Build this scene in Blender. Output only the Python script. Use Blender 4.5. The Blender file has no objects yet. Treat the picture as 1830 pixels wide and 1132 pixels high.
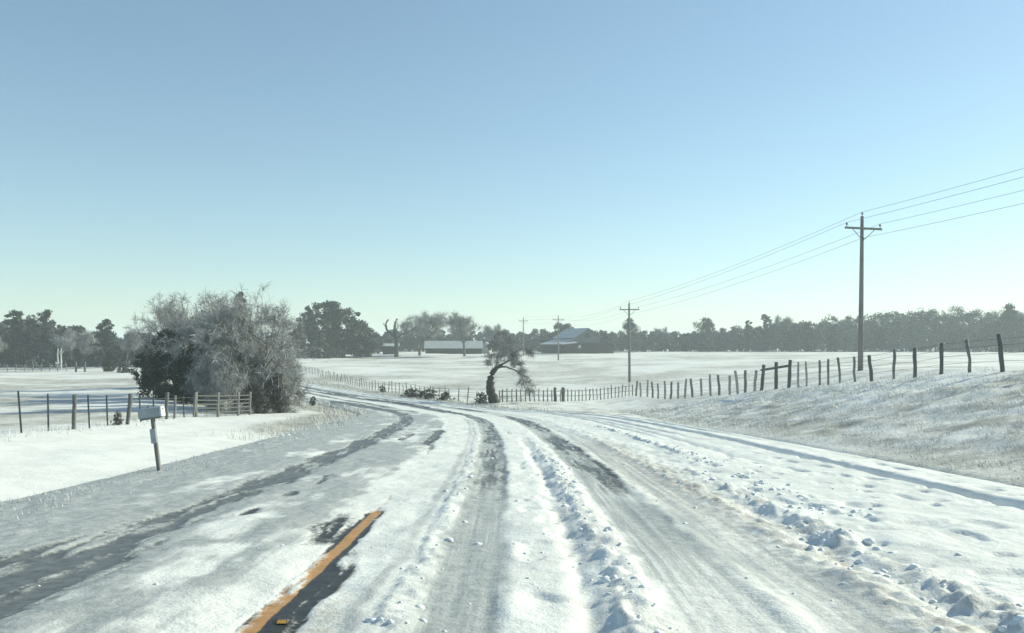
import bpy, math, random
import numpy as np
from mathutils import Vector, Matrix

R = math.radians
SC = bpy.context.scene
COL = SC.collection

# ------------------------------------------------------------------ camera, sky, sun, exposure
EYE = 1.45
F = 1500.0                                   # focal length in pixels of the 1830 px wide photograph
HZ = 618.0                                   # row of the horizon
cam = bpy.data.cameras.new('camera')
cam.sensor_width = 36.0
cam.lens = 36.0 * F / 1830.0
cam.clip_start = 0.1
cam.clip_end = 6000
camo = bpy.data.objects.new('camera', cam)
COL.objects.link(camo)
camo.location = (0, 0, EYE)
camo.rotation_euler = (R(90) + math.atan((HZ - 566) / F), 0, 0)
SC.camera = camo

SUN_AZ, SUN_EL = 65.0, 29.0
world = bpy.data.worlds.new('World')
SC.world = world
world.use_nodes = True
wn = world.node_tree
sky = wn.nodes.new('ShaderNodeTexSky')
sky.sky_type = 'NISHITA'
sky.sun_disc = False
sky.sun_elevation = R(SUN_EL)
sky.sun_rotation = R(SUN_AZ)
sky.altitude = 100
sky.air_density = 1.0
sky.dust_density = 0.25
sky.ozone_density = 2.6
hs = wn.nodes.new('ShaderNodeHueSaturation')
hs.inputs['Saturation'].default_value = 0.95
tint = wn.nodes.new('ShaderNodeMix'); tint.data_type = 'RGBA'; tint.blend_type = 'MULTIPLY'
tint.inputs[0].default_value = 1.0
tint.inputs[7].default_value = (0.955, 1.09, 1.03, 1)
gam = wn.nodes.new('ShaderNodeGamma'); gam.inputs['Gamma'].default_value = 0.84
wn.links.new(sky.outputs[0], gam.inputs['Color'])
wn.links.new(gam.outputs[0], hs.inputs['Color'])
wn.links.new(hs.outputs[0], tint.inputs[6])
wn.links.new(tint.outputs[2], wn.nodes['Background'].inputs[0])
wn.nodes['Background'].inputs[1].default_value = 0.124

sl = bpy.data.lights.new('sun', 'SUN')
sl.energy = 3.9
sl.angle = R(0.9)
sl.color = (1.0, 0.965, 0.72)
so = bpy.data.objects.new('sun', sl)
COL.objects.link(so)
S = Vector((math.sin(R(SUN_AZ)) * math.cos(R(SUN_EL)), math.cos(R(SUN_AZ)) * math.cos(R(SUN_EL)), math.sin(R(SUN_EL))))
so.rotation_euler = (-S).to_track_quat('-Z', 'Y').to_euler()
so.location = (60, 40, 60)

SC.view_settings.view_transform = 'Standard'
SC.view_settings.look = 'None'
SC.view_settings.exposure = 0.56
SC.view_settings.gamma = 1
SC.cycles.max_bounces = 6
SC.cycles.volume_bounces = 1
SC.cycles.transparent_max_bounces = 8

# ------------------------------------------------------------------ helpers
def tag(o, label=None, cat=None, group=None, kind=None):
    if label: o['label'] = label
    if cat: o['category'] = cat
    if group: o['group'] = group
    if kind: o['kind'] = kind
    return o

def empty(name, loc=(0, 0, 0), rz=0.0):
    o = bpy.data.objects.new(name, None)
    o.empty_display_size = 0.3
    COL.objects.link(o)
    o.location = loc
    o.rotation_euler = (0, 0, rz)
    return o

def link(name, me, parent=None, loc=None):
    o = bpy.data.objects.new(name, me)
    COL.objects.link(o)
    if parent: o.parent = parent
    if loc is not None: o.location = loc
    return o

def mesh_np(name, co, faces, m, smooth=False):
    """co (n,3), faces (k,3|4) -> mesh"""
    co = np.asarray(co, np.float32); faces = np.asarray(faces, np.int32)
    k = faces.shape[1]
    me = bpy.data.meshes.new(name)
    me.vertices.add(len(co)); me.vertices.foreach_set('co', co.ravel())
    me.loops.add(faces.size); me.loops.foreach_set('vertex_index', faces.ravel())
    me.polygons.add(len(faces))
    me.polygons.foreach_set('loop_start', np.arange(0, faces.size, k, dtype=np.int32))
    me.polygons.foreach_set('use_smooth', np.full(len(faces), smooth))
    if m: me.materials.append(m)
    me.update(calc_edges=True)
    return me

def attr(me, name, v):
    a = me.attributes.new(name, 'FLOAT', 'POINT')
    a.data.foreach_set('value', np.asarray(v, np.float32).ravel())

class MB:
    """collects boxes, prisms, tubes into one mesh"""
    def __init__(s): s.v = []; s.f = []
    def add(s, vs, fs):
        b = len(s.v); s.v += [tuple(v) for v in vs]; s.f += [tuple(i + b for i in f) for f in fs]
    def box(s, c, d, M=None):
        x, y, z = d[0] / 2, d[1] / 2, d[2] / 2
        vs = [Vector((sx * x, sy * y, sz * z)) for sz in (-1, 1) for sy in (-1, 1) for sx in (-1, 1)]
        if M is not None: vs = [M @ v for v in vs]
        vs = [v + Vector(c) for v in vs]
        s.add(vs, [(0, 2, 3, 1), (4, 5, 7, 6), (0, 1, 5, 4), (2, 6, 7, 3), (0, 4, 6, 2), (1, 3, 7, 5)])
    def tube(s, pts, rad, n=8, cap=True):
        pts = [Vector(p) for p in pts]
        if not hasattr(rad, '__len__'): rad = [rad] * len(pts)
        vs = []; fs = []
        for i, p in enumerate(pts):
            d = (pts[min(i + 1, len(pts) - 1)] - pts[max(i - 1, 0)]).normalized()
            a = d.cross(Vector((0.31, 0.2, 0.93)) if abs(d.z) < .9 else Vector((1, 0.1, 0))).normalized(); b = d.cross(a)
            for k in range(n):
                t = 2 * math.pi * k / n
                vs.append(p + (a * math.cos(t) + b * math.sin(t)) * rad[i])
        for i in range(len(pts) - 1):
            for k in range(n):
                fs.append((i * n + k, i * n + (k + 1) % n, (i + 1) * n + (k + 1) % n, (i + 1) * n + k))
        if cap:
            fs.append(tuple(range(n))[::-1]); fs.append(tuple((len(pts) - 1) * n + k for k in range(n)))
        s.add(vs, fs)
    def poly_prism(s, pts, off):
        """flat polygon extruded by vector off"""
        n = len(pts); off = Vector(off)
        vs = [Vector(p) for p in pts] + [Vector(p) + off for p in pts]
        s.add(vs, [tuple(range(n))[::-1], tuple(range(n, 2 * n))] + [(i, (i + 1) % n, n + (i + 1) % n, n + i) for i in range(n)])
    def mesh(s, name, m, smooth=False, bevel=0):
        me = bpy.data.meshes.new(name); me.from_pydata(s.v, [], s.f)
        if m: me.materials.append(m)
        import bmesh
        bm = bmesh.new(); bm.from_mesh(me)
        bmesh.ops.recalc_face_normals(bm, faces=bm.faces)
        if bevel: bmesh.ops.bevel(bm, geom=[e for e in bm.edges], offset=bevel, segments=1, affect='EDGES')
        for f in bm.faces: f.smooth = smooth
        bm.to_mesh(me); bm.free(); me.update()
        return me
    def build(s, name, m, parent=None, smooth=False, bevel=0, loc=None):
        return link(name, s.mesh(name, m, smooth, bevel), parent, loc)

# numpy value noise
def _hash(i, j, k, seed):
    h = (i * 374761393 + j * 668265263 + k * 2147483647 + seed * 974634777) & 0xffffffff
    h = ((h ^ (h >> 13)) * 1274126177) & 0xffffffff
    return ((h ^ (h >> 16)) & 0xffff) / 65535.0

def noise2(x, y, seed=0):
    x = np.asarray(x, float); y = np.asarray(y, float)
    i = np.floor(x).astype(np.int64); j = np.floor(y).astype(np.int64)
    u = x - i; v = y - j
    u = u * u * (3 - 2 * u); v = v * v * (3 - 2 * v)
    a = _hash(i, j, 0, seed); b = _hash(i + 1, j, 0, seed); c = _hash(i, j + 1, 0, seed); d = _hash(i + 1, j + 1, 0, seed)
    return (a * (1 - u) + b * u) * (1 - v) + (c * (1 - u) + d * u) * v

def fbm(x, y, seed=0, oct=4, gain=.5):
    s = 0; a = 1; t = 0
    for o in range(oct):
        s = s + a * noise2(x * 2 ** o + 17.3 * o, y * 2 ** o - 9.1 * o, seed + o); t += a; a *= gain
    return s / t

def sst(a, b, x):
    t = np.clip((np.asarray(x, float) - a) / (b - a), 0, 1)
    return t * t * (3 - 2 * t)

# ------------------------------------------------------------------ materials
def new_mat(name):
    m = bpy.data.materials.new(name); m.use_nodes = True
    nt = m.node_tree
    return m, nt, nt.nodes['Principled BSDF']

def N(nt, typ, **kw):
    n = nt.nodes.new(typ)
    for k, v in kw.items():
        if k.startswith('i_'):
            n.inputs[int(k[2:]) if k[2:].isdigit() else k[2:]].default_value = v
        else: setattr(n, k, v)
    return n

def mixc(nt, fac, a, b):
    n = nt.nodes.new('ShaderNodeMix'); n.data_type = 'RGBA'
    for sock, v in ((n.inputs[0], fac), (n.inputs[6], a), (n.inputs[7], b)):
        if hasattr(v, 'is_output'): nt.links.new(v, sock)
        elif isinstance(v, (int, float)): sock.default_value = v
        else: sock.default_value = (*v, 1)
    return n.outputs[2]

def mth(nt, op, a, b=None, c=None):
    n = nt.nodes.new('ShaderNodeMath'); n.operation = op
    for i, v in enumerate((a, b, c)):
        if v is None: continue
        if hasattr(v, 'is_output'): nt.links.new(v, n.inputs[i])
        else: n.inputs[i].default_value = v
    return n.outputs[0]

def noise_n(nt, scale, detail=6, rough=.6, vec=None):
    n = N(nt, 'ShaderNodeTexNoise'); n.inputs['Scale'].default_value = scale
    n.inputs['Detail'].default_value = detail; n.inputs['Roughness'].default_value = rough
    if vec is None:
        tc = N(nt, 'ShaderNodeTexCoord'); vec = tc.outputs['Object']
    nt.links.new(vec, n.inputs['Vector'])
    return n.outputs[0]

def mapr(nt, v, a, b, c=0.0, d=1.0, smooth=True):
    n = N(nt, 'ShaderNodeMapRange'); n.interpolation_type = 'SMOOTHSTEP' if smooth else 'LINEAR'
    nt.links.new(v, n.inputs[0])
    for i, x in enumerate((a, b, c, d)): n.inputs[i + 1].default_value = x
    return n.outputs[0]

def getattr_n(nt, name):
    n = N(nt, 'ShaderNodeAttribute'); n.attribute_name = name
    return n.outputs['Fac']

def plain(name, col, rough=.8, var=.3, scale=3.0, stretch=None, col2=None, bump=0.0, metal=0.0):
    m, nt, b = new_mat(name)
    tc = N(nt, 'ShaderNodeTexCoord'); vec = tc.outputs['Object']
    if stretch:
        mp = N(nt, 'ShaderNodeMapping'); mp.inputs['Scale'].default_value = stretch
        nt.links.new(vec, mp.inputs[0]); vec = mp.outputs[0]
    n = noise_n(nt, scale, 5, .6, vec)
    c2 = col2 or tuple(min(1, c * (1 + var)) for c in col); c1 = tuple(c * (1 - var) for c in col) if not col2 else col
    nt.links.new(mixc(nt, mapr(nt, n, .3, .7), c1, c2), b.inputs['Base Color'])
    b.inputs['Roughness'].default_value = rough; b.inputs['Metallic'].default_value = metal
    if bump:
        bp = N(nt, 'ShaderNodeBump'); bp.inputs['Strength'].default_value = bump; bp.inputs['Distance'].default_value = .02
        nt.links.new(n, bp.inputs['Height']); nt.links.new(bp.outputs[0], b.inputs['Normal'])
    return m

def leafy(name, c1, c2, rough=.7, transl=0.0, spec=.3):
    m, nt, b = new_mat(name)
    g = N(nt, 'ShaderNodeNewGeometry'); oi = N(nt, 'ShaderNodeObjectInfo')
    f = mth(nt, 'ADD', mth(nt, 'MULTIPLY', g.outputs['Random Per Island'], .7), mth(nt, 'MULTIPLY', oi.outputs['Random'], .3))
    nt.links.new(mixc(nt, f, c1, c2), b.inputs['Base Color'])
    b.inputs['Roughness'].default_value = rough
    b.inputs['Specular IOR Level'].default_value = spec
    return m

SNOW_A, SNOW_B = (.80, .815, .80), (.69, .70, .685)

def snow_surface(name, road):
    m, nt, b = new_mat(name)
    tc = N(nt, 'ShaderNodeTexCoord'); v = tc.outputs['Object']
    nf = noise_n(nt, 9.0, 8, .65, v)
    nm = noise_n(nt, 1.1, 5, .6, v)
    nl = noise_n(nt, .11, 6, .6, v)
    sn = getattr_n(nt, 'snow'); dirt = getattr_n(nt, 'dirt')
    snowc = mixc(nt, mapr(nt, nm, .3, .7), SNOW_A, SNOW_B)
    snowc = mixc(nt, mth(nt, 'MULTIPLY', dirt, mapr(nt, nf, .3, .65)), snowc, (.36, .315, .265))
    ng = noise_n(nt, 34.0, 6, .7, v)
    e = mth(nt, 'ADD', sn, mth(nt, 'ADD', mth(nt, 'ADD', mth(nt, 'MULTIPLY', mth(nt, 'SUBTRACT', nf, .5), .75), mth(nt, 'MULTIPLY', mth(nt, 'SUBTRACT', ng, .5), .7)), mth(nt, 'MULTIPLY', mth(nt, 'SUBTRACT', nm, .5), .35)))
    if road:
        ice = getattr_n(nt, 'ice')
        mask = mapr(nt, e, .26, .66)
        asp = mixc(nt, mapr(nt, noise_n(nt, 90, 3, .6, v), .3, .7), (.020, .022, .024), (.048, .050, .052))
        asp = mixc(nt, mth(nt, 'MULTIPLY', mapr(nt, ice, .25, .95), mapr(nt, nf, .25, .7, .35, .95)), asp, (.165, .18, .19))
        pt = getattr_n(nt, 'paint')
        asp = mixc(nt, mapr(nt, mth(nt, 'ADD', mth(nt, 'MULTIPLY', pt, .72), mth(nt, 'ADD', mth(nt, 'MULTIPLY', mth(nt, 'SUBTRACT', nf, .5), .5), mth(nt, 'MULTIPLY', mth(nt, 'SUBTRACT', ng, .5), 1.3))), .30, .70), asp, (.46, .245, .085))
        icec = mixc(nt, mapr(nt, nf, .3, .7), (.30, .325, .335), (.46, .48, .48))
        cv = N(nt, 'ShaderNodeCombineXYZ')
        nt.links.new(mth(nt, 'MULTIPLY', getattr_n(nt, 'cs'), .35), cv.inputs[0]); nt.links.new(mth(nt, 'MULTIPLY', getattr_n(nt, 'ct'), 17.0), cv.inputs[1])
        stv = noise_n(nt, 1.0, 5, .65, cv.outputs[0]); ty = getattr_n(nt, 'tyre')
        ice = mth(nt, 'ADD', ice, mth(nt, 'MULTIPLY', ty, mth(nt, 'MULTIPLY', mth(nt, 'SUBTRACT', stv, .5), .95)))
        snowc = mixc(nt, mapr(nt, mth(nt, 'ADD', ice, mth(nt, 'MULTIPLY', mth(nt, 'SUBTRACT', nf, .5), .5)), .3, .75), snowc, icec)
        base = asp
    else:
        mask = mapr(nt, mth(nt, 'ADD', e, mth(nt, 'MULTIPLY', mth(nt, 'SUBTRACT', nl, .5), .8)), .25, .75)
        base = mixc(nt, mapr(nt, nm, .35, .65), (.30, .295, .26), (.50, .49, .45))
    nt.links.new(mixc(nt, mask, base, snowc), b.inputs['Base Color'])
    if road:
        r = N(nt, 'ShaderNodeMix'); r.data_type = 'FLOAT'
        nt.links.new(mask, r.inputs[0]); r.inputs[2].default_value = .5; r.inputs[3].default_value = .62
        nt.links.new(r.outputs[0], b.inputs['Roughness'])
    else: b.inputs['Roughness'].default_value = .7
    b.inputs['Specular IOR Level'].default_value = .35
    h = mth(nt, 'ADD', mth(nt, 'MULTIPLY', nf, .5), mth(nt, 'MULTIPLY', noise_n(nt, 38, 5, .6, v), .18))
    h = mth(nt, 'MULTIPLY', h, mth(nt, 'ADD', mth(nt, 'MULTIPLY', mask, .8), .2))
    bp = N(nt, 'ShaderNodeBump'); bp.inputs['Strength'].default_value = .8; bp.inputs['Distance'].default_value = .05
    nt.links.new(h, bp.inputs['Height']); nt.links.new(bp.outputs[0], b.inputs['Normal'])
    return m

M = {}
M['road'] = snow_surface('snowy_road', True)
M['ground'] = snow_surface('snowy_ground', False)
M['clod'] = plain('snow_lump', (.74, .77, .79), .65, .1, 20, bump=.4)
M['grass'] = leafy('iced_grass', (.40, .395, .36), (.78, .775, .755), .55)
M['wood_post'] = plain('weathered_post', (.19, .185, .175), .85, .35, 6, (6, 6, .6), bump=.3)
M['dark_post'] = plain('dark_post', (.115, .115, .11), .85, .35, 6, (6, 6, .6), bump=.3)
M['pale_post'] = plain('hazed_post', (.33, .33, .32), .8, .25, 6, (6, 6, .6), bump=.3)  # lighter post colour, distance haze and motion blur painted into it
M['tpost'] = plain('steel_post', (.055, .065, .06), .6, .3, 5)
M['wire'] = plain('fence_wire', (.12, .125, .13), .5, .2, 5, metal=.6)
M['line'] = plain('power_wire', (.40, .42, .44), .5, .1, 5)
M['pole'] = plain('pole_wood', (.21, .20, .19), .85, .3, 3, (5, 5, .4), bump=.3)
M['ceramic'] = plain('insulator', (.12, .11, .11), .25, .2, 3)
M['mail_metal'] = plain('painted_metal', (.34, .37, .39), .45, .12, 8)
M['mail_white'] = plain('mailbox_door', (.78, .79, .79), .45, .08, 8)
M['bark'] = plain('bark', (.10, .092, .085), .9, .35, 4, (3, 3, .8), bump=.4)
M['bark_dark'] = plain('dark_bark', (.055, .05, .047), .9, .35, 4, (3, 3, .8), bump=.4)
M['twig'] = leafy('frosted_twigs', (.09, .088, .082), (.50, .51, .505), .45)
M['twig_pale'] = leafy('icy_twigs', (.11, .112, .11), (.52, .53, .53), .4)
M['twig_dark'] = leafy('bare_twigs', (.085, .08, .075), (.25, .245, .24), .6)
M['oak'] = leafy('oak_leaves', (.014, .021, .015), (.085, .098, .075), .5)
M['cedar'] = leafy('cedar_foliage', (.014, .022, .016), (.045, .056, .040), .6)
M['pine'] = leafy('pine_needles', (.020, .030, .022), (.055, .070, .052), .6)
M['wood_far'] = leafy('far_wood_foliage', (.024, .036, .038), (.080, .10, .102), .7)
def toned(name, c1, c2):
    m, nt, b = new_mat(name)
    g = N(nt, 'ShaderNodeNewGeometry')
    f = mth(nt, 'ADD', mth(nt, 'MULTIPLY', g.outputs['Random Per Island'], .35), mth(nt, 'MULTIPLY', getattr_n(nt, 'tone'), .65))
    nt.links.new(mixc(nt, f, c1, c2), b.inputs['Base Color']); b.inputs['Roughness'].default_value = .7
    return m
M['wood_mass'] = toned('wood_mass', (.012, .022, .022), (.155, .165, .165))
M['brush'] = leafy('dry_brush', (.05, .05, .042), (.16, .155, .14), .7)
M['barn_wall'] = plain('barn_boards', (.035, .032, .034), .85, .3, 3, (4, 4, .5))
M['barn_gable'] = plain('barn_metal_wall', (.085, .09, .10), .6, .15, 2, (4, 4, .4))
M['roof_snow'] = plain('snowy_metal_roof', (.40, .42, .43), .55, .12, 1.5)
M['roof_metal'] = plain('bare_metal_roof', (.12, .13, .14), .5, .15, 1.5)
M['opening'] = plain('dark_opening', (.02, .02, .022), .8, .2, 2)
M['pale_wall'] = plain('pale_wall', (.45, .46, .46), .7, .1, 2)
M['reflector'] = plain('amber_reflector', (.75, .42, .08), .15, .1, 20)
M['reflector_body'] = plain('marker_body', (.10, .085, .06), .5, .2, 20)

# ------------------------------------------------------------------ terrain
def prof(y, pts):
    ys, zs = zip(*pts)
    yy = np.asarray(y, float)
    # smoothed piecewise profile
    return sum(np.interp(yy * (1 + k), ys, zs) for k in (-.06, -.03, 0, .03, .06)) / 5

ZV = [(-60, 3), (0, 0), (55, -2.75), (75, -3.22), (95, -3.35), (130, -2.85), (165, -2.2), (200, -1.3), (230, -.75), (290, -.42), (450, .3), (2500, 1)]
ZL = [(-60, 2.5), (0, -.1), (30, -1.5), (46, -2.0), (70, -2.0), (130, -2.45), (170, -2.5), (300, -2.0), (2500, 1)]
ZR = [(-60, 2.2), (0, 1.0), (28, .65), (52, 0), (100, -1.1), (180, -1.1), (250, -.55), (300, -.42), (450, .3), (2500, 1)]
WR = [(0, 9.0), (28, 9.5), (46, 13), (55, 17), (72, 32), (100, 45), (250, 75), (2500, 400)]

# yellow centre line (t = 0), heading angle from +Y towards -X along arc length
_s = np.arange(-70, 190, .25)
_k = np.where(_s < 14, 0, np.where(_s < 34, 1 / 260, np.where(_s < 66, 1 / 85, np.where(_s < 120, 1 / 900, 0))))
_h = np.cumsum(_k) * .25
_cx = np.cumsum(-np.sin(_h)) * .25; _cy = np.cumsum(np.cos(_h)) * .25
_cx -= np.interp(4.95, _cy - np.interp(0, _s, _cy), _cx); _cx += -1.53
_cy -= np.interp(0, _s, _cy)
def CL(s):
    return np.interp(s, _s, _cx), np.interp(s, _s, _cy), np.interp(s, _s, _h)
def st(x, y):
    x = np.asarray(x, float); y = np.asarray(y, float)
    s = np.interp(y, _cy, _s)
    for _ in range(5):
        cx, cy, h = CL(s)
        ds = (x - cx) * -np.sin(h) + (y - cy) * np.cos(h)
        s = np.clip(s + np.clip(ds, -20, 20) * .8, -69, 189)
    cx, cy, h = CL(s)
    return s, widen(s, (x - cx) * np.cos(h) + (y - cy) * np.sin(h))
def fr(s): return 1 - .62 * sst(38, 58, s)          # the snowy apron narrows in the bend
def fl(s): return 1 - .5 * sst(33, 46, s)
def widen(s, t): return np.where(t > 3, 3 + (t - 3) / fr(s), np.where(t < -3, -3 + (t + 3) / fl(s), t))
def narrow(s, u): return np.where(u > 3, 3 + (u - 3) * fr(s), np.where(u < -3, -3 + (u + 3) * fl(s), u))

RL, RR, RS0, RS1 = -5.6, 9.0, -30.0, 175.0

def base(x, y):
    x = np.asarray(x, float); y = np.asarray(y, float)
    zv, zl, zr = prof(y, ZV), prof(y, ZL), prof(y, ZR)
    wl = sst(.25, .46, -x / np.maximum(y, 16))
    bx = np.interp(y, *zip(*WR))
    x0 = 6.9 + np.maximum(0, y - 60) * .02
    wr = np.clip((x - x0) / bx, 0, 1); wr = wr * .6 + .4 * wr * wr * (3 - 2 * wr)
    z = zv * (1 - wl) + zl * wl
    return z * (1 - wr) + zr * wr

def verge(s, t):
    """roadside relief: left shoulder lip and ditch, right bank toe"""
    f = sst(40, 33, s)
    lip = sst(-5.15, -5.75, t) * (1 - sst(-9.5, -13.5, t))
    ditch = np.exp(-((t + 7.0) / 1.5) ** 2)
    return -(0.26 * lip + .2 * ditch) * f

def G(x, y, s=None, t=None):
    if s is None: s, t = st(x, y)
    z = base(x, y) + verge(s, t)
    off = np.maximum(sst(8.6, 12, t), sst(-5.3, -7, t))
    z = z + off * ((fbm(np.asarray(x) / 2.5, np.asarray(y) / 2.5, 5, 4) - .5) * .16 + (fbm(np.asarray(x) / 14, np.asarray(y) / 14, 9, 3) - .5) * .5 * sst(25, 80, y))
    # hummocky right bank
    bank = sst(9.2, 11, t) * sst(20, 14, t) * sst(75, 55, s)
    z = z + bank * (fbm(np.asarray(x) / .7, np.asarray(y) / .7, 31, 4) - .5) * .20
    return z

def P(px, d, dz=0.0):
    x = (px - 915) / F * d
    return Vector((x, d, float(G(x, d)) + dz))

# ---- road strip in (s,t)
tv = np.arange(RL, RR + .001, .03)
sv = [RS0]
while sv[-1] < 0: sv.append(sv[-1] + max(.05, -.06 * (sv[-1] - 2)))
while sv[-1] < RS1: sv.append(sv[-1] + max(.032, .0065 * sv[-1]))
sv = np.array(sv)
SS, TT = np.meshgrid(sv, tv, indexing='ij')
cx, cy, hh = CL(SS)
TG = narrow(SS, TT)
RX = cx + TG * np.cos(hh); RY = cy + TG * np.sin(hh)

def track(c, w, soft=.12):
    return sst(w / 2 + soft, w / 2 - soft * .5, np.abs(TT - c))
def along(a, b, soft=2.0):
    return sst(a - soft, a + soft, SS) * sst(b + soft, b - soft, SS)
wob = (fbm(SS / 6, TT * 0 + 3, 21, 3) - .5)
edge = (fbm(SS / .5, TT / .22, 41, 4) - .5)
blot = fbm(SS / 2.2, TT / .45, 51, 4)
T0 = TT
TT = TT + wob * .22 + edge * .16

streak = fbm(SS / 1.3 + TT * .3, TT / .055, 43, 4); bl2 = fbm(SS / .7, TT / .16, 47, 4)
snow = np.full(SS.shape, .98); ice = np.zeros(SS.shape); dirt = np.zeros(SS.shape); zr_ = np.full(SS.shape, .055)
def cut(mask, amt):
    global snow
    snow = snow - np.clip(mask, 0, 1.2) * amt * np.clip(.80 + 1.5 * (streak - .5) + 1.5 * (bl2 - .5), .15, 1.15)
def dent(mask, d): global zr_; zr_ = zr_ - mask * d

# general broken up packed snow on the opposing lane and the shoulder
ice += 1.08 * sst(-.1, -.7, TT) * (.55 + 1.3 * (fbm(SS / 2.2, TT / .7, 61, 4) - .4) + .8 * (fbm(SS / .4, TT / .22, 65, 3) - .5)) * sst(90, 50, SS)
ice += .38 * sst(-2.9, -3.6, TT) * sst(-5.5, -4.9, TT)
ice += .22 * sst(-.2, .2, TT) * (.3 + 1.4 * fbm(SS / 1.6, TT / .5, 67, 4) - .4)
cut(sst(-3.0, -3.7, TT) * sst(.42, .62, blot), .33)
# A outer track of the opposing lane
a = track(-2.05 - .25 * sst(9, 4, SS), .42 + .9 * sst(9, 5.5, SS), .25)
fA = .62 * along(-20, 7, 1.5) + .74 * along(7, 13, 1.5) + 1.0 * along(13.5, 70, 3)
cut(a * fA * np.clip(.35 + 1.25 * fbm(SS / 1.6, TT / .3, 53, 4), 0, 1.2), 1.0); dent(a, .02)
ice += a * .8
cut(track(-2.95, .35, .2) * along(-20, 7.5, 1.0) * sst(.4, .55, blot), .8)
a2 = track(-2.05 - .3 * sst(9, 4, SS), .75 + 1.0 * sst(9, 5.5, SS), .35)
cut(a2 * along(-20, 70, 3) * (.7 + .8 * (blot - .4)), .30)
# B dashes
b_ = track(-1.35, .10, .14) * sst(.40, .75, noise2(SS / .55, TT / .3 + 7, 71)) * along(6.8, 14, 1.5)
cut(b_, .95)
b_ = track(-1.2, .2, .2) * sst(.42, .8, noise2(SS / 1.6, TT / .4 + 2, 73)) * along(16, 34, 4)
cut(b_, .7)
# C inner track and the bared centre line
c_ = track(-.42, .30, .24) * along(14.5, 32, 2.5) * sst(.34, .72, noise2(SS / 3.2, TT / .5 + 9, 75))
cut(c_, .95); ice += c_ * .4
c_ = track(-.27, .30, .22) * along(7.7, 9.2, .9)
cut(c_, .95)
c_ = sst(.10, -.03, TT - .24 * sst(9.4, 5.5, SS) * (.6 + .8 * blot)) * sst(.02, .10, T0 + edge * .06) * sst(10.6, 9.2, SS)
cut(c_, .95)
cut(sst(.12, .06, np.abs(T0)) * sst(11.8, 9.6, SS) * (.62 + .5 * sst(.32, .62, fbm(SS / .55, T0 / .18, 49, 3))), .9)
dent(sst(.5, .2, np.abs(TT - .12)) * sst(11, 9, SS), .02)
paint = np.maximum(sst(.07, .05, np.abs(T0)), sst(.07, .05, np.abs(T0 - .36)))
dirt += .5 * track(4.3, .5, .25) * sst(18, 9, SS) * sst(.38, .6, fbm(SS / .5, T0 / .2, 127, 4)) + .28 * track(2.2, .3, .2) * sst(15, 8, SS) * sst(.5, .65, bl2)
dirt += .55 * track(.38, .16, .1) * sst(6.3, 5.2, SS)
# D left wheel track
d_ = track(1.15 + .0 * SS, .46, .12)
ice += d_ * (.36 + .5 * sst(9, 14, SS)) ; dent(d_, .025)
ice += track(1.05, .95, .3) * .25
cut(track(1.15, .42, .24) * along(10.5, 62, 5) * sst(.12, .5, fbm(SS / 3.5, TT / .5, 81, 3)), .72)
cut(track(1.9, .7, .3) * along(25.5, 28.5, 1) * sst(.3, .55, blot), .5)
ice += track(.55, .10, .05) * .25
# F right wheel tracks
f1 = track(2.82, .62, .10); f2 = track(3.55, .42, .12)
nf_ = sst(7, 12, SS)
ice += (f1 * .34 + f2 * .28) * (.40 + .6 * nf_) + track(3.2, 1.5, .25) * .08
dirt += .16 * track(3.2, 1.3, .3) * sst(14, 8, SS); dent(f1, .022); dent(f2, .018)
ice += track(3.05, .75, .2) * along(6.2, 10, 1.5) * .35
wet = track(2.95, .5, .34) * along(12.0, 42, 4) * (1 - .5 * along(24, 28, 2))
cut(wet * (.45 + .9 * blot), .9); ice += wet * .15
dirt += .75 * track(3.75, .75, .3) * along(9.5, 23, 3) + .34 * track(3.9, .5, .3) * along(-5, 9, 2)
cut(track(3.8, .6, .3) * along(10, 20, 3) * sst(.5, .68, blot), .5)
ice += track(3.9, .5, .2) * along(-10, 9, 1) * .2
# relief ridges
lump = fbm(SS / .11, T0 / .11, 91, 4); lump2 = fbm(SS / .4, T0 / .3, 95, 3)
def ridge(c, w, h, fade=1.0):
    global zr_
    q_ = T0 + wob * .3 + edge * .12 - c
    zr_ = zr_ + fade * sst(-w, -w * .45, q_) * sst(w * 2.6, 0, q_) * h * np.clip(.3 + 2.4 * (lump - .40) + .8 * (lump2 - .42), 0, 1.5)
nearf = sst(45, 22, SS)
ridge(2.28, .13, .046, sst(30, 14, SS)); dent(np.exp(-((TT - 2.02) / .09) ** 2) * sst(26, 14, SS), .05)
ridge(.78, .12, .03, nearf)
ridge(4.5, .14, .055, sst(18, 8, SS) * (.25 + .75 * sst(.30, .6, noise2(SS / .7, SS * 0, 97)))); dent(np.exp(-((TT - 4.25) / .12) ** 2) * sst(13, 9, SS), .05)
ridge(5.15, .14, .05, along(10, 30, 3) * sst(.28, .5, noise2(SS / 1.4, SS * 0, 99)))
ridge(4.1, .3, .035, nearf)
zr_ = zr_ + .035 * sst(4.3, 5.2, T0) + .03 * sst(-.2, -.8, T0)
# I rut along the right verge
r_ = np.exp(-((T0 + wob * .1 - 7.38) / .085) ** 2)
zr_ = zr_ - r_ * .15 + .03 * np.exp(-((T0 + wob * .1 - 7.6) / .25) ** 2)
zr_ = zr_ - .05 * np.exp(-((TT - 6.1) / .14) ** 2) * along(16, 60, 5)
# further verge tracks on the outside of the bend
for c in (5.7, 6.6, 8.1):
    m_ = track(c, .22, .1) * along(24, 80, 5); dent(m_, .05); ice += m_ * .3
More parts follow.
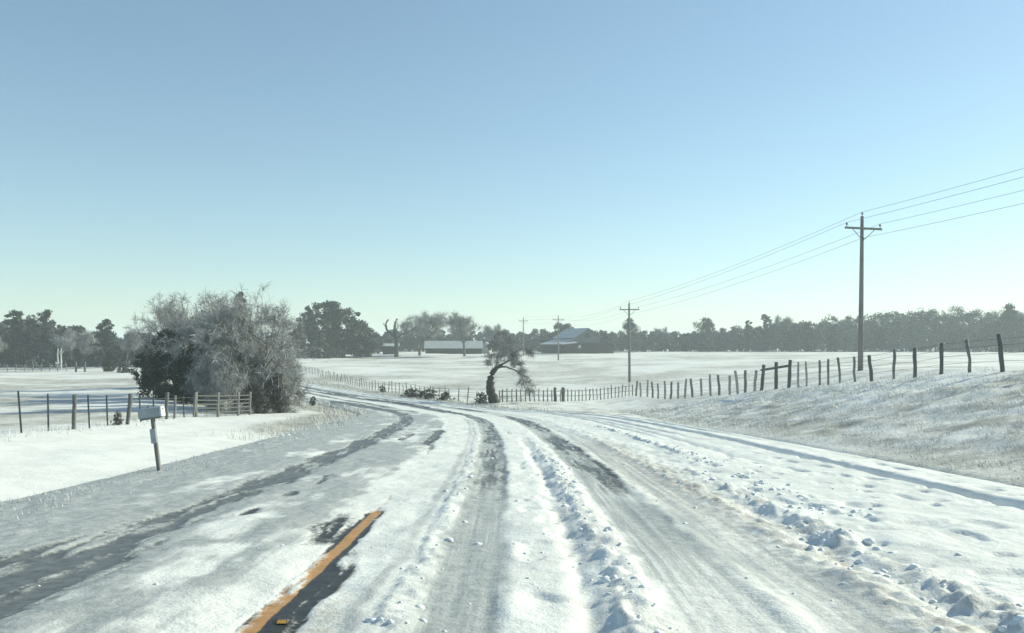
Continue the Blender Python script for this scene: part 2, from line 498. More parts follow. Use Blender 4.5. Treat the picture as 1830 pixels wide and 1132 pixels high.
# far bend: criss-cross tracks, strongly bared
for c, w, amt in ((-2.3, .7, 1.0), (-.5, .5, .75), (1.3, .8, .9), (3.0, .6, .8), (5.2, .35, .5)):
    m_ = track(c + .5 * np.sin(SS / 11 + c), w, .3) * along(46, 130, 5)
    cut(m_ * sst(.22, .5, fbm(SS / 5, TT / .8, 111, 3)), amt)
cut(sst(44, 60, SS) * sst(.35, .65, fbm(SS / 4, TT / 1.1, 115, 4)), .38)
# footprints and pits in the fresh snow
pit = sst(.66, .80, noise2(SS / .33, T0 / .24, 121)) * sst(25, 12, SS)
zr_ = zr_ - .035 * pit * (sst(4.4, 4.9, T0) + sst(1.5, 1.7, T0) * sst(2.2, 2.0, T0))
fine = (fbm(SS / .35, T0 / .25, 131, 4) - .5)
smooth_tr = np.clip(d_ + f1 + f2, 0, 1)
zr_ = zr_ + fine * .04 * (1 - .8 * smooth_tr) + (fbm(SS / 1.8, T0 / .9, 135, 3) - .5) * .05
# streaks left by tyres
zr_ = zr_ + .022 * smooth_tr * (fbm(SS / 4, T0 / .06, 141, 3) - .5)
zr_ = zr_ - .018 * (1 - sst(.2, .8, np.clip(snow, 0, 1)))
# grass poking through the shoulders
dirt += .35 * sst(-3.4, -4.4, TT) * sst(.45, .7, blot) + .4 * sst(8.0, 9.0, TT) * sst(.4, .7, blot)
# edges dive under the verge
ed = np.minimum(T0 - RL, RR - T0)
zr_ = zr_ * sst(.05, .7, ed) - .09 * sst(.35, 0, ed)
RZ = base(RX, RY) + verge(SS, T0) + zr_
n0, n1 = SS.shape
idx = np.arange(n0 * n1).reshape(n0, n1)
rf = np.stack([idx[:-1, :-1], idx[:-1, 1:], idx[1:, 1:], idx[1:, :-1]], -1).reshape(-1, 4)
rm = mesh_np('road', np.stack([RX, RY, RZ], -1).reshape(-1, 3), rf, M['road'], True)
attr(rm, 'cs', SS); attr(rm, 'ct', T0 + wob * .2); attr(rm, 'tyre', np.clip(np.maximum(smooth_tr, .55 * sst(.1, -.6, T0) * sst(-3.3, -2.6, T0)), 0, 1))
attr(rm, 'snow', np.clip(snow, 0, 1)); attr(rm, 'ice', np.clip(ice, 0, 1)); attr(rm, 'dirt', np.clip(dirt, 0, 1)); attr(rm, 'paint', paint)
road = tag(link('road', rm), 'snow covered two lane country road with bare tyre tracks and a yellow centre line', 'road', kind='structure')

# ---- ground sheet
def axis(lim_near, step, lim, grow, neg):
    a = [0.0]
    while a[-1] < lim: a.append(a[-1] + (step if a[-1] < lim_near else step + (a[-1] - lim_near) * grow))
    p = np.array(a[1:])
    return np.concatenate([-p[::-1], [0], p]) if neg else np.concatenate([[-60, -40, -25, -15, -10, -7, -5, -3.5, -2.5, -1.5, -.7], a])
gx = axis(22, .13, 2500, .035, True)
gy = axis(46, .14, 3500, .018, False)
GX, GY = np.meshgrid(gx, gy, indexing='ij')
gs, gt = st(GX, GY)
inside = sst(RL + .02, RL + .5, gt) * sst(RR - .02, RR - .5, gt) * (gs > -60) * (gs < RS1 - 1)
GZ = G(GX, GY, gs, gt) - inside * .22
pat = fbm(GX / 7, GY / 7, 201, 4); pat2 = fbm(GX / 28, GY / 28, 205, 4)
gsn = np.full(GX.shape, .78)
left = sst(.2, .3, -GX / np.maximum(GY, 16))
gsn = gsn - .20 * sst(.35, .65, pat2) * sst(60, 90, GY) - .20 * sst(.3, .6, pat)
wb_ = sst(38, 58, gs)
bankm = sst(8.7, 10.0, gt) * sst(26 + 40 * wb_, 18 + 34 * wb_, gt) * sst(105, 80, gs)
gsn = gsn - bankm * (.10 + .8 * (fbm(GX / .7, GY / .7, 211, 4) - .5))
gsn = gsn + sst(-5.2, -6, gt) * sst(-15, -13, gt) * sst(44, 36, gs) * .35
gsn = gsn - .85 * sst(-5.2, -5.9, gt) * sst(-10.5, -7, gt) * sst(30, 37, gs) * sst(80, 60, gs)
gsn = gsn - .95 * sst(8.4, 9.2, gt) * sst(17, 13, gt) * sst(46, 58, gs) * sst(170, 140, gs)
gsn = gsn - (.05 + .12 * sst(.35, .65, pat)) * left * sst(-14.5, -16, gt)
n0, n1 = GX.shape
idx = np.arange(n0 * n1).reshape(n0, n1)
gf = np.stack([idx[:-1, :-1], idx[1:, :-1], idx[1:, 1:], idx[:-1, 1:]], -1).reshape(-1, 4)
gm = mesh_np('ground', np.stack([GX, GY, GZ], -1).reshape(-1, 3), gf, M['ground'], True)
attr(gm, 'snow', np.clip(gsn, 0, 1)); attr(gm, 'dirt', np.zeros(GX.size))
ground = tag(link('ground', gm), 'snow covered pasture and roadside verges', 'ground', kind='structure')

rng = np.random.default_rng(7)

def road_z(x, y):
    """height of the snow on the road strip near (x,y)"""
    s, t = st(x, y)
    i = np.clip(np.searchsorted(sv, s), 0, len(sv) - 1); j = np.clip(((t - RL) / .03).astype(int), 0, len(tv) - 1)
    return RZ[i, j]

# ---- snow clods thrown up along the ruts (uncountable)
_t = (1 + 5 ** .5) / 2
ICO = np.array([(-1, _t, 0), (1, _t, 0), (-1, -_t, 0), (1, -_t, 0), (0, -1, _t), (0, 1, _t), (0, -1, -_t), (0, 1, -_t), (_t, 0, -1), (_t, 0, 1), (-_t, 0, -1), (-_t, 0, 1)]) / 1.9
ICF = np.array([(0, 11, 5), (0, 5, 1), (0, 1, 7), (0, 7, 10), (0, 10, 11), (1, 5, 9), (5, 11, 4), (11, 10, 2), (10, 7, 6), (7, 1, 8), (3, 9, 4), (3, 4, 2), (3, 2, 6), (3, 6, 8), (3, 8, 9), (4, 9, 5), (2, 4, 11), (6, 2, 10), (8, 6, 7), (9, 8, 1)])
cs, ct, cr = [], [], []
for c, w, n, s0, s1, rr in ((2.30, .12, 300, 3, 17, .015), (4.5, .15, 260, 3, 14, .017), (5.14, .16, 200, 9, 30, .022), (.8, .2, 160, 3, 18, .011),
                            (4.0, .45, 130, 3, 16, .010), (6.0, 1.0, 60, 3, 18, .009), (-.9, .5, 24, 3.5, 14, .007), (1.9, .3, 130, 3, 14, .009), (-5.1, .3, 60, 24, 34, .05)):
    cs.append(s0 + (s1 - s0) * rng.random(n) ** 1.5); ct.append(c + rng.normal(0, w, n)); cr.append(rr * .8 * rng.lognormal(0, .75, n))
cs, ct, cr = map(np.concatenate, (cs, ct, cr)); cr = np.minimum(cr, .042)
qx, qy, qh = CL(cs); qx = qx + ct * np.cos(qh); qy = qy + ct * np.sin(qh)
qz = road_z(qx, qy) - cr * .1
vv = ICO[None] * (1 + .22 * np.clip(rng.standard_normal((len(cr), 12, 1)), -1.6, 1.6)) * cr[:, None, None] * np.array([1.15, 1.15, .8]) + np.stack([qx, qy, qz], -1)[:, None]
ff = (ICF[None] + 12 * np.arange(len(cr))[:, None, None]).reshape(-1, 3)
tag(link('snow_clods', mesh_np('snow_clods', vv.reshape(-1, 3), ff, M['clod'], True)), 'loose snow clods thrown up along the ruts', 'snow', kind='stuff')

# ---- iced dead grass on bank and verges (uncountable)
def grass(n, xs, ys, keep, h0, h1, w0):
    gxx = xs[0] + (xs[1] - xs[0]) * rng.random(n); gyy = ys[0] + (ys[1] - ys[0]) * rng.random(n) ** 1.3
    s, t = st(gxx, gyy); k = keep(s, t, gxx, gyy) > rng.random(n)
    return gxx[k], gyy[k], s[k], t[k], h0 + (h1 - h0) * rng.random(k.sum()), w0
sets = []
clump = lambda x, y: sst(.40, .66, fbm(x / .55, y / .55, 301, 3))
sets.append(grass(270000, (6.5, 24), (4, 75), lambda s, t, x, y: sst(8.6, 10, t) * sst(19, 14, t) * (.10 + .9 * clump(x, y)) * sst(78, 60, s), .03, .10, .008))
sets.append(grass(16000, (6, 22), (4, 75), lambda s, t, x, y: sst(12.5, 13.8, t) * sst(19, 16, t) * clump(x * .7, y * .7), .10, .26, .008))
sets.append(grass(26000, (-9, -4), (3, 40), lambda s, t, x, y: sst(-3.2, -4.2, t) * sst(-6.0, -5.3, t) * clump(x, y) * .8, .02, .07, .005))
sets.append(grass(24000, (-30, -5), (30, 80), lambda s, t, x, y: sst(-3.8, -4.8, t) * sst(-9.5, -7, t) * (.2 + .8 * clump(x, y)), .10, .34, .010))
sets.append(grass(40000, (-45, 14), (55, 130), lambda s, t, x, y: sst(8.5, 9.3, t) * sst(19, 14, t) * (.25 + .8 * clump(x * .5, y * .5)), .08, .30, .012))
sets.append(grass(9000, (-22, -12), (20, 42), lambda s, t, x, y: sst(1.2, .1, np.abs(x + 15.2)) * clump(x, y), .08, .25, .007))
gv = []; 
for gxx, gyy, s, t, h, w0 in sets:
    onroad = (t > RL + .1) & (t < RR - .1)
    z = np.where(onroad, road_z(gxx, gyy), G(gxx, gyy, s, t)) - .01
    d = np.sqrt(gxx ** 2 + gyy ** 2); w = np.maximum(w0, d * .00035)
    a = rng.random(len(h)) * 2 * np.pi; ln = h * (.25 + .7 * rng.random(len(h))); la = rng.normal(2.6, .9, len(h))
    bx, by = np.cos(a) * w, np.sin(a) * w
    p = np.stack([gxx, gyy, z], -1)
    side = np.stack([bx, by, 0 * bx], -1)
    tip = p + np.stack([np.cos(la) * ln, np.sin(la) * ln, h], -1)
    gv.append(np.stack([p - side, p + side, tip], 1))
gv = np.concatenate(gv)
tag(link('dead_grass', mesh_np('dead_grass', gv.reshape(-1, 3), np.arange(len(gv) * 3).reshape(-1, 3), M['grass'])), 'ice coated dead grass along the bank and verges', 'grass', kind='stuff')

# ------------------------------------------------------------------ trees
def rot_dir(d, ang, rnd):
    ax = d.cross(Vector((rnd.uniform(-1, 1), rnd.uniform(-1, 1), rnd.uniform(-1, 1))))
    if ax.length < 1e-4: ax = Vector((1, 0, 0))
    return (Matrix.Rotation(ang, 3, ax.normalized()) @ d).normalized()

def grow(rnd, stems, levels, kids, ratio, ang, up=.12, wob=.22, droop=0.0):
    """stems: list of (p, d, L, r). returns (thick, fine) segment lists"""
    thick, fine = [], []
    def br(p, d, L, r, lv):
        n = 5 if lv == 0 else (4 if lv == 1 else 3)
        pts = [p]; dirs = []
        for i in range(n):
            d = rot_dir(d, rnd.gauss(0, wob), rnd); d = (d + Vector((0, 0, up if lv < levels - 1 else up - droop))).normalized()
            q = pts[-1] + d * (L / n); pts.append(q); dirs.append(d)
        for i in range(n):
            r0 = r * (1 - .62 * i / n); r1 = r * (1 - .62 * (i + 1) / n)
            (thick if lv < levels - 1 else fine).append((pts[i], pts[i + 1], r0, r1))
        if lv < levels:
            for k in range(kids[lv]):
                f = rnd.uniform(.32 if lv else .4, 1.0); i = min(n - 1, int(f * n))
                q = pts[i].lerp(pts[i + 1], f * n - i)
                cd = rot_dir(dirs[i], ang * rnd.uniform(.6, 1.35), rnd)
                br(q, cd, L * ratio * rnd.uniform(.65, 1.2) * (1.15 - .45 * f), r * (1 - .6 * f) * .62, lv + 1)
    for stm in stems: br(*stm, 0)
    return thick, fine

def seg_tubes(segs, n):
    p0 = np.array([s[0] for s in segs]); p1 = np.array([s[1] for s in segs]); r0 = np.array([s[2] for s in segs]); r1 = np.array([s[3] for s in segs])
    d = p1 - p0; d /= np.linalg.norm(d, axis=1, keepdims=True) + 1e-9
    ref = np.where(np.abs(d[:, 2:3]) < .8, np.array([[0, 0, 1.]]), np.array([[1., 0, 0]]))
    a = np.cross(d, ref); a /= np.linalg.norm(a, axis=1, keepdims=True) + 1e-9; b = np.cross(d, a)
    th = np.arange(n) * 2 * np.pi / n
    ring = a[:, None] * np.cos(th)[None, :, None] + b[:, None] * np.sin(th)[None, :, None]
    v = np.concatenate([p0[:, None] + ring * r0[:, None, None], p1[:, None] + ring * r1[:, None, None]], 1)
    k = np.arange(n); f = np.stack([k, (k + 1) % n, n + (k + 1) % n, n + k], -1)
    return v.reshape(-1, 3), (f[None] + 2 * n * np.arange(len(segs))[:, None, None]).reshape(-1, 4)

def ribbons(segs, rg, wmin, extra=0, elen=.35, espread=.9):
    """thin blades for twigs, plus extra side twigs on every segment"""
    p0 = np.array([s[0] for s in segs]); p1 = np.array([s[1] for s in segs]); w = np.maximum(wmin, np.array([s[2] for s in segs]))
    if extra:
        i = np.repeat(np.arange(len(p0)), extra); f = rg.random((len(i), 1))
        q0 = p0[i] * (1 - f) + p1[i] * f
        L = np.linalg.norm(p1 - p0, axis=1)[i]
        d = (p1 - p0)[i] / (L[:, None] + 1e-9) + rg.normal(0, espread, (len(i), 3)); d /= np.linalg.norm(d, axis=1, keepdims=True)
        q1 = q0 + d * (elen * (.4 + rg.random(len(i))))[:, None]
        p0 = np.concatenate([p0, q0]); p1 = np.concatenate([p1, q1]); w = np.concatenate([w, np.full(len(i), wmin)])
    d = p1 - p0; sd = np.cross(d, rg.normal(0, 1, d.shape)); sd /= np.linalg.norm(sd, axis=1, keepdims=True) + 1e-9
    sd *= w[:, None]
    v = np.stack([p0 - sd, p0 + sd, p1 + sd * .5, p1 - sd * .5], 1).reshape(-1, 3)
    return v, np.arange(len(v)).reshape(-1, 4)

def leaf_clumps(cen, rad, n, size, rg, flat=.8):
    cen = np.asarray(cen, float); rad = np.asarray(rad, float)
    c = np.repeat(cen, n, 0); r = np.repeat(rad, n)
    d = rg.normal(0, 1, c.shape); d /= np.linalg.norm(d, axis=1, keepdims=True)
    p = c + d * (r * rg.random(len(r)) ** .45)[:, None] * np.array([1, 1, flat])
    a = rg.normal(0, 1, c.shape); a /= np.linalg.norm(a, axis=1, keepdims=True)
    b = np.cross(a, rg.normal(0, 1, c.shape)); b /= np.linalg.norm(b, axis=1, keepdims=True)
    sz = size * (.5 + rg.random(len(r)))[:, None]
    v = np.stack([p - a * sz, p + b * sz * .55, p + a * sz, p - b * sz * .55], 1).reshape(-1, 3)
    return v, np.arange(len(v)).reshape(-1, 4)

TPL = {}
def tpl_bare(key, seed, H, spread, twig, bark, stems=1, extra=3, elen=.35, wmin=.012, kids=(7, 6, 5, 4), levels=3, skirt=0, ang=.8, up=.10, droop=0, ratio=.62, rfac=.022):
    rnd = random.Random(seed); rg = np.random.default_rng(seed)
    ss = []
    for k in range(stems):
        a = k * 2 * math.pi / max(1, stems) + rnd.uniform(-.4, .4); o = 0 if stems == 1 else .01 * H
        d = Vector((math.cos(a) * (.06 if stems == 1 else .42 * spread), math.sin(a) * (.06 if stems == 1 else .42 * spread), 1)).normalized()
        ss.append((Vector((math.cos(a) * o, math.sin(a) * o, -.1)), d, H * (.62 if stems == 1 else rnd.uniform(.5, .72)), H * rfac * (1 if stems == 1 else .6)))
    for k in range(skirt):
        a = k * 2 * math.pi / skirt + rnd.uniform(-.3, .3); e_ = rnd.uniform(.25, .9)
        ss.append((Vector((0, 0, rnd.uniform(0, .06) * H)), Vector((math.cos(a) * math.cos(e_), math.sin(a) * math.cos(e_), math.sin(e_))), H * rnd.uniform(.30, .46), H * rfac * .4))
    th, fi = grow(rnd, ss, levels, kids, ratio, ang, up, .2, droop)
    v, f = seg_tubes(th, 6)
    t_me = mesh_np(key + '_trunk', v, f, bark, True)
    v, f = ribbons(fi, rg, wmin, extra, elen)
    TPL[key] = (t_me, mesh_np(key + '_crown', v, f, twig), H)

def tpl_leafy(key, seed, H, W, leaf, bark, trunk=.25, nclump=150, n=60, size=.13, shape='dome', rfac=.03, cr=.11, lowskirt=False):
    rnd = random.Random(seed); rg = np.random.default_rng(seed)
    cen, rad = [], []
    hz0 = trunk * H
    for k in range(nclump):
        if shape == 'dome':
            a = rnd.uniform(0, 2 * math.pi); u = rnd.random() ** .5; zf = rnd.random()
            lim = math.sqrt(max(0, 1 - zf ** 2.4)) * (.62 + .38 * min(1, zf * 3 + (.5 if lowskirt else 0)))
            lim *= .78 + .3 * math.sin(a * 3 + seed) * .5 + .15 * math.sin(a * 5 + 2 * seed + zf * 4)
            r = W / 2 * u * lim
            cen.append((r * math.cos(a), r * math.sin(a), hz0 + zf * (H - hz0) * (.92 + .08 * math.sin(a * 2 + seed)))); rad.append(H * cr * rnd.uniform(.6, 1.3))
        elif shape == 'cone':
            zf = rnd.random() ** 1.2; a = rnd.uniform(0, 2 * math.pi); r = W / 2 * (1 - zf) ** .75 * rnd.random() ** .4 * (.85 + .25 * math.sin(a * 3 + zf * 9))
            cen.append((r * math.cos(a), r * math.sin(a), hz0 + zf * (H - hz0))); rad.append(H * cr * rnd.uniform(.5, 1.1) * (1.15 - .6 * zf))
    limbs = []
    if shape == 'pine':
        for k in range(nclump):
            zf = rnd.random(); z = hz0 + zf * (H - hz0) * .90; a = rnd.uniform(0, 2 * math.pi)
            L = W / 2 * math.sqrt(max(.02, 1 - ((zf - .45) / .60) ** 2)) * rnd.uniform(.15, 1.0) * (.8 + .3 * math.sin(a * 2 + zf * 11 + seed))
            c = Vector((math.cos(a) * L, math.sin(a) * L, z + L * .18)); cen.append(tuple(c)); rad.append(H * cr * rnd.uniform(.6, 1.25))
            limbs.append((Vector((0, 0, z - L * .15)), c, H * .006, H * .002))
    tip = H * (.93 if shape == 'pine' else .7)
    tr = []
    p = Vector((0, 0, -.1))
    for k in range(6):
        q = Vector((rnd.gauss(0, .012) * H, rnd.gauss(0, .012) * H, tip * (k + 1) / 6)); tr.append((p, q, H * rfac * (1.15 - k / 6), H * rfac * (1.15 - (k + 1) / 6))); p = q
    if shape != 'pine':
        for k in rnd.sample(range(nclump), min(18, nclump)):
            c = Vector(cen[k]); b0 = Vector((0, 0, max(hz0 * .8, min(tip * .9, c.z * .55)))); m_ = b0.lerp(c, .5) + Vector((0, 0, .04 * H))
            limbs += [(b0, m_, H * .012, H * .008), (m_, c, H * .008, H * .003)]
    v, f = seg_tubes(tr + limbs, 7)
    t_me = mesh_np(key + '_trunk', v, f, bark, True)
    v, f = leaf_clumps(cen, rad, n, size, rg, .75 if shape != 'pine' else .5)
    TPL[key] = (t_me, mesh_np(key + '_crown', v, f, leaf), H)

tpl_bare('frost_a', 11, 8, .8, M['twig_pale'], M['bark'], stems=5, skirt=9, extra=5, elen=.42, wmin=.011, kids=(8, 6, 5), levels=3, ang=.75, up=.05, droop=.1)
tpl_bare('frost_b', 12, 8, .8, M['twig'], M['bark'], stems=4, skirt=6, extra=6, elen=.40, wmin=.011, kids=(9, 6, 5), levels=3, ang=.8, up=.05, droop=.1)
tpl_bare('frost_c', 17, 8, .9, M['twig'], M['bark'], stems=4, extra=4, elen=.42, wmin=.011, kids=(9, 6, 5), levels=3, ang=.8, up=.05, droop=.06)
tpl_bare('bare_a', 13, 9, 1.0, M['twig'], M['bark'], stems=1, extra=3, elen=.4, wmin=.014, kids=(12, 7, 5), levels=3, ang=.85, up=.06)
tpl_bare('bare_b', 14, 10, 1.0, M['twig'], M['bark'], stems=1, extra=4, elen=.8, wmin=.022, kids=(11, 7, 5), levels=3, ang=.72, up=.13, ratio=.60)
tpl_bare('bare_c', 15, 10, 1.0, M['twig'], M['bark'], stems=2, extra=4, elen=.8, wmin=.022, kids=(9, 7, 5), levels=3, ang=.7, up=.12, ratio=.60)
tpl_leafy('oak_a', 21, 10, 20, M['oak'], M['bark_dark'], .03, 230, 95, .21, 'dome', .035, .085, True)
tpl_leafy('oak_b', 22, 9, 13, M['oak'], M['bark_dark'], .06, 180, 90, .19, 'dome', .03, .11)
tpl_leafy('cedar_a', 23, 6, 4.5, M['cedar'], M['bark_dark'], .02, 150, 130, .10, 'dome', .03, .09, True)
tpl_leafy('cedar_b', 24, 7, 4.2, M['cedar'], M['bark_dark'], .03, 150, 70, .10, 'cone', .02, .06)
tpl_leafy('pine_a', 25, 14, 6.5, M['pine'], M['bark_dark'], .38, 60, 80, .20, 'pine', .014, .062)
tpl_leafy('pine_b', 26, 12, 6, M['pine'], M['bark_dark'], .30, 55, 80, .20, 'pine', .015, .068)
tpl_leafy('mixed_a', 27, 11, 13, M['wood_far'], M['bark'], .08, 120, 60, .20, 'dome', .025, .11, True)
tpl_leafy('shrub_a', 28, 1.4, 2.4, M['brush'], M['bark'], .02, 60, 50, .06, 'dome', .02, .15, True)
tpl_leafy('shrub_b', 29, 2.6, 2.8, M['brush'], M['bark'], .02, 90, 60, .06, 'dome', .02, .13, True)

def tree(name, key, label, cat, px, d, h, wf=1.0, rz=None, group=None, sink=0.0):
    loc = P(px, d, -sink)
    o = empty(name, loc, rng.random() * 6.28 if rz is None else rz)
    tme, cme, H = TPL[key]
    k = h / H
    o.scale = (k * wf, k * wf, k)
    link('trunk', tme, o); link('crown' if 'shrub' not in name else 'foliage', cme, o)
    tag(o, label, cat, group)
    return o

# the big clump beside the road
tree('frosted_tree', 'frost_a', 'large grey frost covered tree standing nearest the road at the front of the left clump', 'tree', 440, 46, 7.2, .85, 0.4)
tree('frosted_tree', 'frost_b', 'pale icy bush tree filling the left front of the clump beside the railed gate', 'tree', 402, 47.5, 5.4, .7, 2.0)
tree('frosted_tree', 'bare_a', 'frosted tree with an open airy crown at the left edge of the clump', 'tree', 292, 66, 8.0, .85, 1.0)
tree('frosted_tree', 'frost_c', 'tall rounded frosted tree rising behind the dark cedars', 'tree', 344, 62, 8.0, .72, 2.6)
tree('frosted_tree', 'frost_c', 'tallest frosted tree at the middle of the left clump', 'tree', 398, 57, 8.6, .75, 4.4)
tree('frosted_tree', 'bare_a', 'thin bare tree leaning over the right side of the clump', 'tree', 486, 60, 7.4, .75, 5.0)
tree('frosted_tree', 'frost_b', 'low frosted tree hanging its twigs at the right edge of the clump', 'tree', 496, 50, 4.2, .8, 3.3)
tree('cedar_tree', 'cedar_b', 'dark pointed cedar poking above the frosted twigs', 'tree', 428, 51, 7.2, .62, 1.2)
tree('cedar_tree', 'cedar_a', 'dark bushy cedar at the left foot of the clump', 'tree', 272, 68, 3.9, 1.0, .3)
tree('cedar_tree', 'cedar_a', 'broad dark cedar casting shade on the snow below the frosted trees', 'tree', 312, 57, 5.0, 1.15, 2.2)
tree('cedar_tree', 'cedar_a', 'dark cedar half hidden behind the railed gate', 'tree', 352, 53, 3.9, 1.1, 4.0)
tree('cedar_tree', 'cedar_a', 'dark cedar inside the clump behind the front frosted tree', 'tree', 440, 50, 3.4, 1.2, 5.0)
tree('dark_shrub', 'shrub_b', 'dark leafy shrub at the right foot of the frosted clump beside the road', 'shrub', 494, 45, 2.1, .75, 1.0)
tree('dark_shrub', 'shrub_b', 'dry brown shrub under the front frosted tree', 'shrub', 466, 44, 1.5, .9, 2.0)
# left tree line
tree('pine_tree', 'pine_b', 'dark pine at the far left of the tree line', 'tree', 28, 150, 10.6, .9, 1)
tree('pine_tree', 'pine_a', 'dark pine with a rounded top second from the left in the tree line', 'tree', 80, 156, 11.4, .8, 2)
tree('pine_tree', 'pine_a', 'slender open pine standing between bare trees in the left tree line', 'tree', 188, 140, 9.3, .85, 3.5)
tree('bare_tree', 'bare_c', 'wide pale bare tree in front of the left wood', 'tree', 142, 145, 8.6, 1.0, .5)
tree('bare_tree', 'bare_b', 'bare tree at the left border of the pasture edge', 'tree', -8, 140, 7.0, .9, 1.5)
tree('bare_tree', 'bare_b', 'bare tree right of the slender pine in the left tree line', 'tree', 226, 148, 8.2, .8, 2.8)
tree('evergreen_shrub', 'cedar_a', 'rounded dark shrub at the pasture edge below the slender pine', 'shrub', 195, 126, 3.0, .95, .8)
tree('evergreen_shrub', 'shrub_a', 'low grey brush beside the rounded dark shrub on the far pasture', 'shrub', 222, 118, 1.4, 1.0, .8)
# centre
tree('live_oak', 'oak_a', 'wide dark live oak with a dome crown beyond the bend', 'tree', 588, 200, 13.0, 1.0, .6)
tree('live_oak', 'oak_b', 'smaller dark oak joined to the right of the wide live oak', 'tree', 645, 206, 8.6, 1.0, 2.1)
tree('bare_tree', 'bare_c', 'bare pale tree top showing behind the live oak', 'tree', 545, 214, 12.8, .9, 4.6)
tree('bare_tree', 'bare_b', 'broad bare tree right of the stubby dead tree', 'tree', 750, 212, 12.8, 1.35, 3.1)
tree('bare_tree', 'bare_b', 'spreading bare tree in front of the long low shed', 'tree', 830, 208, 12.4, 1.25, .9)
tree('cedar_tree', 'oak_b', 'low round dark oak between the long shed and the barn', 'tree', 899, 205, 6.3, 1.0, 1.9)
tree('bare_tree', 'bare_c', 'hazy bare tree behind the small round oak', 'tree', 880, 250, 10.5, .9, 2.9)
tree('oak_tree', 'oak_b', 'dark round tree rising behind the ridge of the barn', 'tree', 1006, 262, 9.0, .9, 3.9)
# right sky line
tree('oak_tree', 'mixed_a', 'hazy rounded tree behind the second power pole', 'tree', 1126, 258, 10.2, .85, 1)
tree('bare_tree', 'bare_c', 'faint bare tree on the far wood edge right of the second power pole', 'tree', 1182, 275, 10.0, .8, 2)
tree('oak_tree', 'mixed_a', 'broad hazy tree with gaps in its crown midway along the right wood', 'tree', 1262, 272, 10.6, .95, 3)
tree('pine_tree', 'pine_b', 'small pine left of the tallest pine on the right sky line', 'tree', 1336, 270, 10.4, .7, 4)
tree('pine_tree', 'pine_a', 'tallest dark pine on the right sky line', 'tree', 1369, 272, 13.0, .8, 5)
tree('bare_tree', 'bare_c', 'pale bare tree rising above the wood right of the tallest pine', 'tree', 1400, 290, 15.6, .7, 6)
tree('oak_tree', 'mixed_a', 'hazy oak at the right border of the far wood', 'tree', 1806, 262, 14.6, .8, .7)

# far woods that read as one mass
def woodland(name, label, spots, rg, leaf=True):
    cen, rad, tone, tr = [], [], [], []
    for px, d, h in spots:
        b = P(px, d); W = h * rg.uniform(.7, 1.05); tn = rg.random() ** 1.3
        tr.append((b - Vector((0, 0, .2)), b + Vector((0, 0, h * .6)), .22, .1))
        for k in range(34):
            zf = rg.random() ** .8; a = rg.random() * 6.28; r = W / 2 * math.sqrt(max(0, 1 - zf ** 2.2)) * rg.random() ** .5
            cen.append((b.x + r * math.cos(a), b.y + r * math.sin(a), b.z + h * (.04 + .9 * zf))); rad.append(h * .105 * rg.uniform(.6, 1.3)); tone.append(tn * (.75 + .35 * rg.random()))
    v, f = leaf_clumps(cen, rad, 44, .27, rg, .85)
    v2, f2 = seg_tubes(tr, 5)
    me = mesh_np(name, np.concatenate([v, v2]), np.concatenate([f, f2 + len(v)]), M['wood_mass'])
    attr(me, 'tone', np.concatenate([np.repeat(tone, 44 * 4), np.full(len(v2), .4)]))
    return tag(link(name, me), label, 'wood', kind='stuff')
rw = np.random.default_rng(5)
def top(pts, px): return float(np.interp(px, *zip(*pts)))
RT = [(650, 598), (700, 590), (860, 596), (930, 592), (1000, 590), (1100, 592), (1180, 594), (1300, 590), (1340, 582), (1410, 575), (1500, 568), (1560, 560), (1640, 556), (1700, 554), (1780, 562), (1900, 552), (2050, 550)]
sp = []
for px in np.arange(650, 2060, 9.0):
    for d0 in (272, 292):
        q = px + rw.uniform(-5, 5); d = d0 + rw.uniform(-7, 7)
        zt = (HZ - top(RT, q)) / F * d + EYE; g = float(base((q - 915) / F * d, d))
        sp.append((q, d, (zt - g) * (rw.uniform(.86, 1.12) if d0 > 280 else rw.uniform(.55, .95))))
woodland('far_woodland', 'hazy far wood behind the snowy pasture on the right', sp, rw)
LT = [(-260, 560), (0, 570), (60, 565), (130, 580), (220, 592), (300, 600), (420, 590), (560, 590), (680, 598)]
sp = []
for px in np.arange(-260, 300, 12.0):
    for d0 in (156, 172):
        q = px + rw.uniform(-6, 6); d = d0 + rw.uniform(-5, 5)
        zt = (HZ - top(LT, q)) / F * d + EYE; g = float(base((q - 915) / F * d, d))
        sp.append((q, d, (zt - g) * rw.uniform(.6, 1.02)))
woodland('left_woodland', 'dark wood along the far edge of the left pasture', sp, rw)
sp = []
for px in np.arange(300, 700, 12.0):
    q = px + rw.uniform(-6, 6); d = 236 + rw.uniform(-9, 9)
    zt = (HZ - top(LT, q)) / F * d + EYE; g = float(base((q - 915) / F * d, d))
    sp.append((q, d, (zt - g) * rw.uniform(.6, 1.0)))
woodland('middle_woodland', 'hazy wood behind the wide live oak', sp, rw)

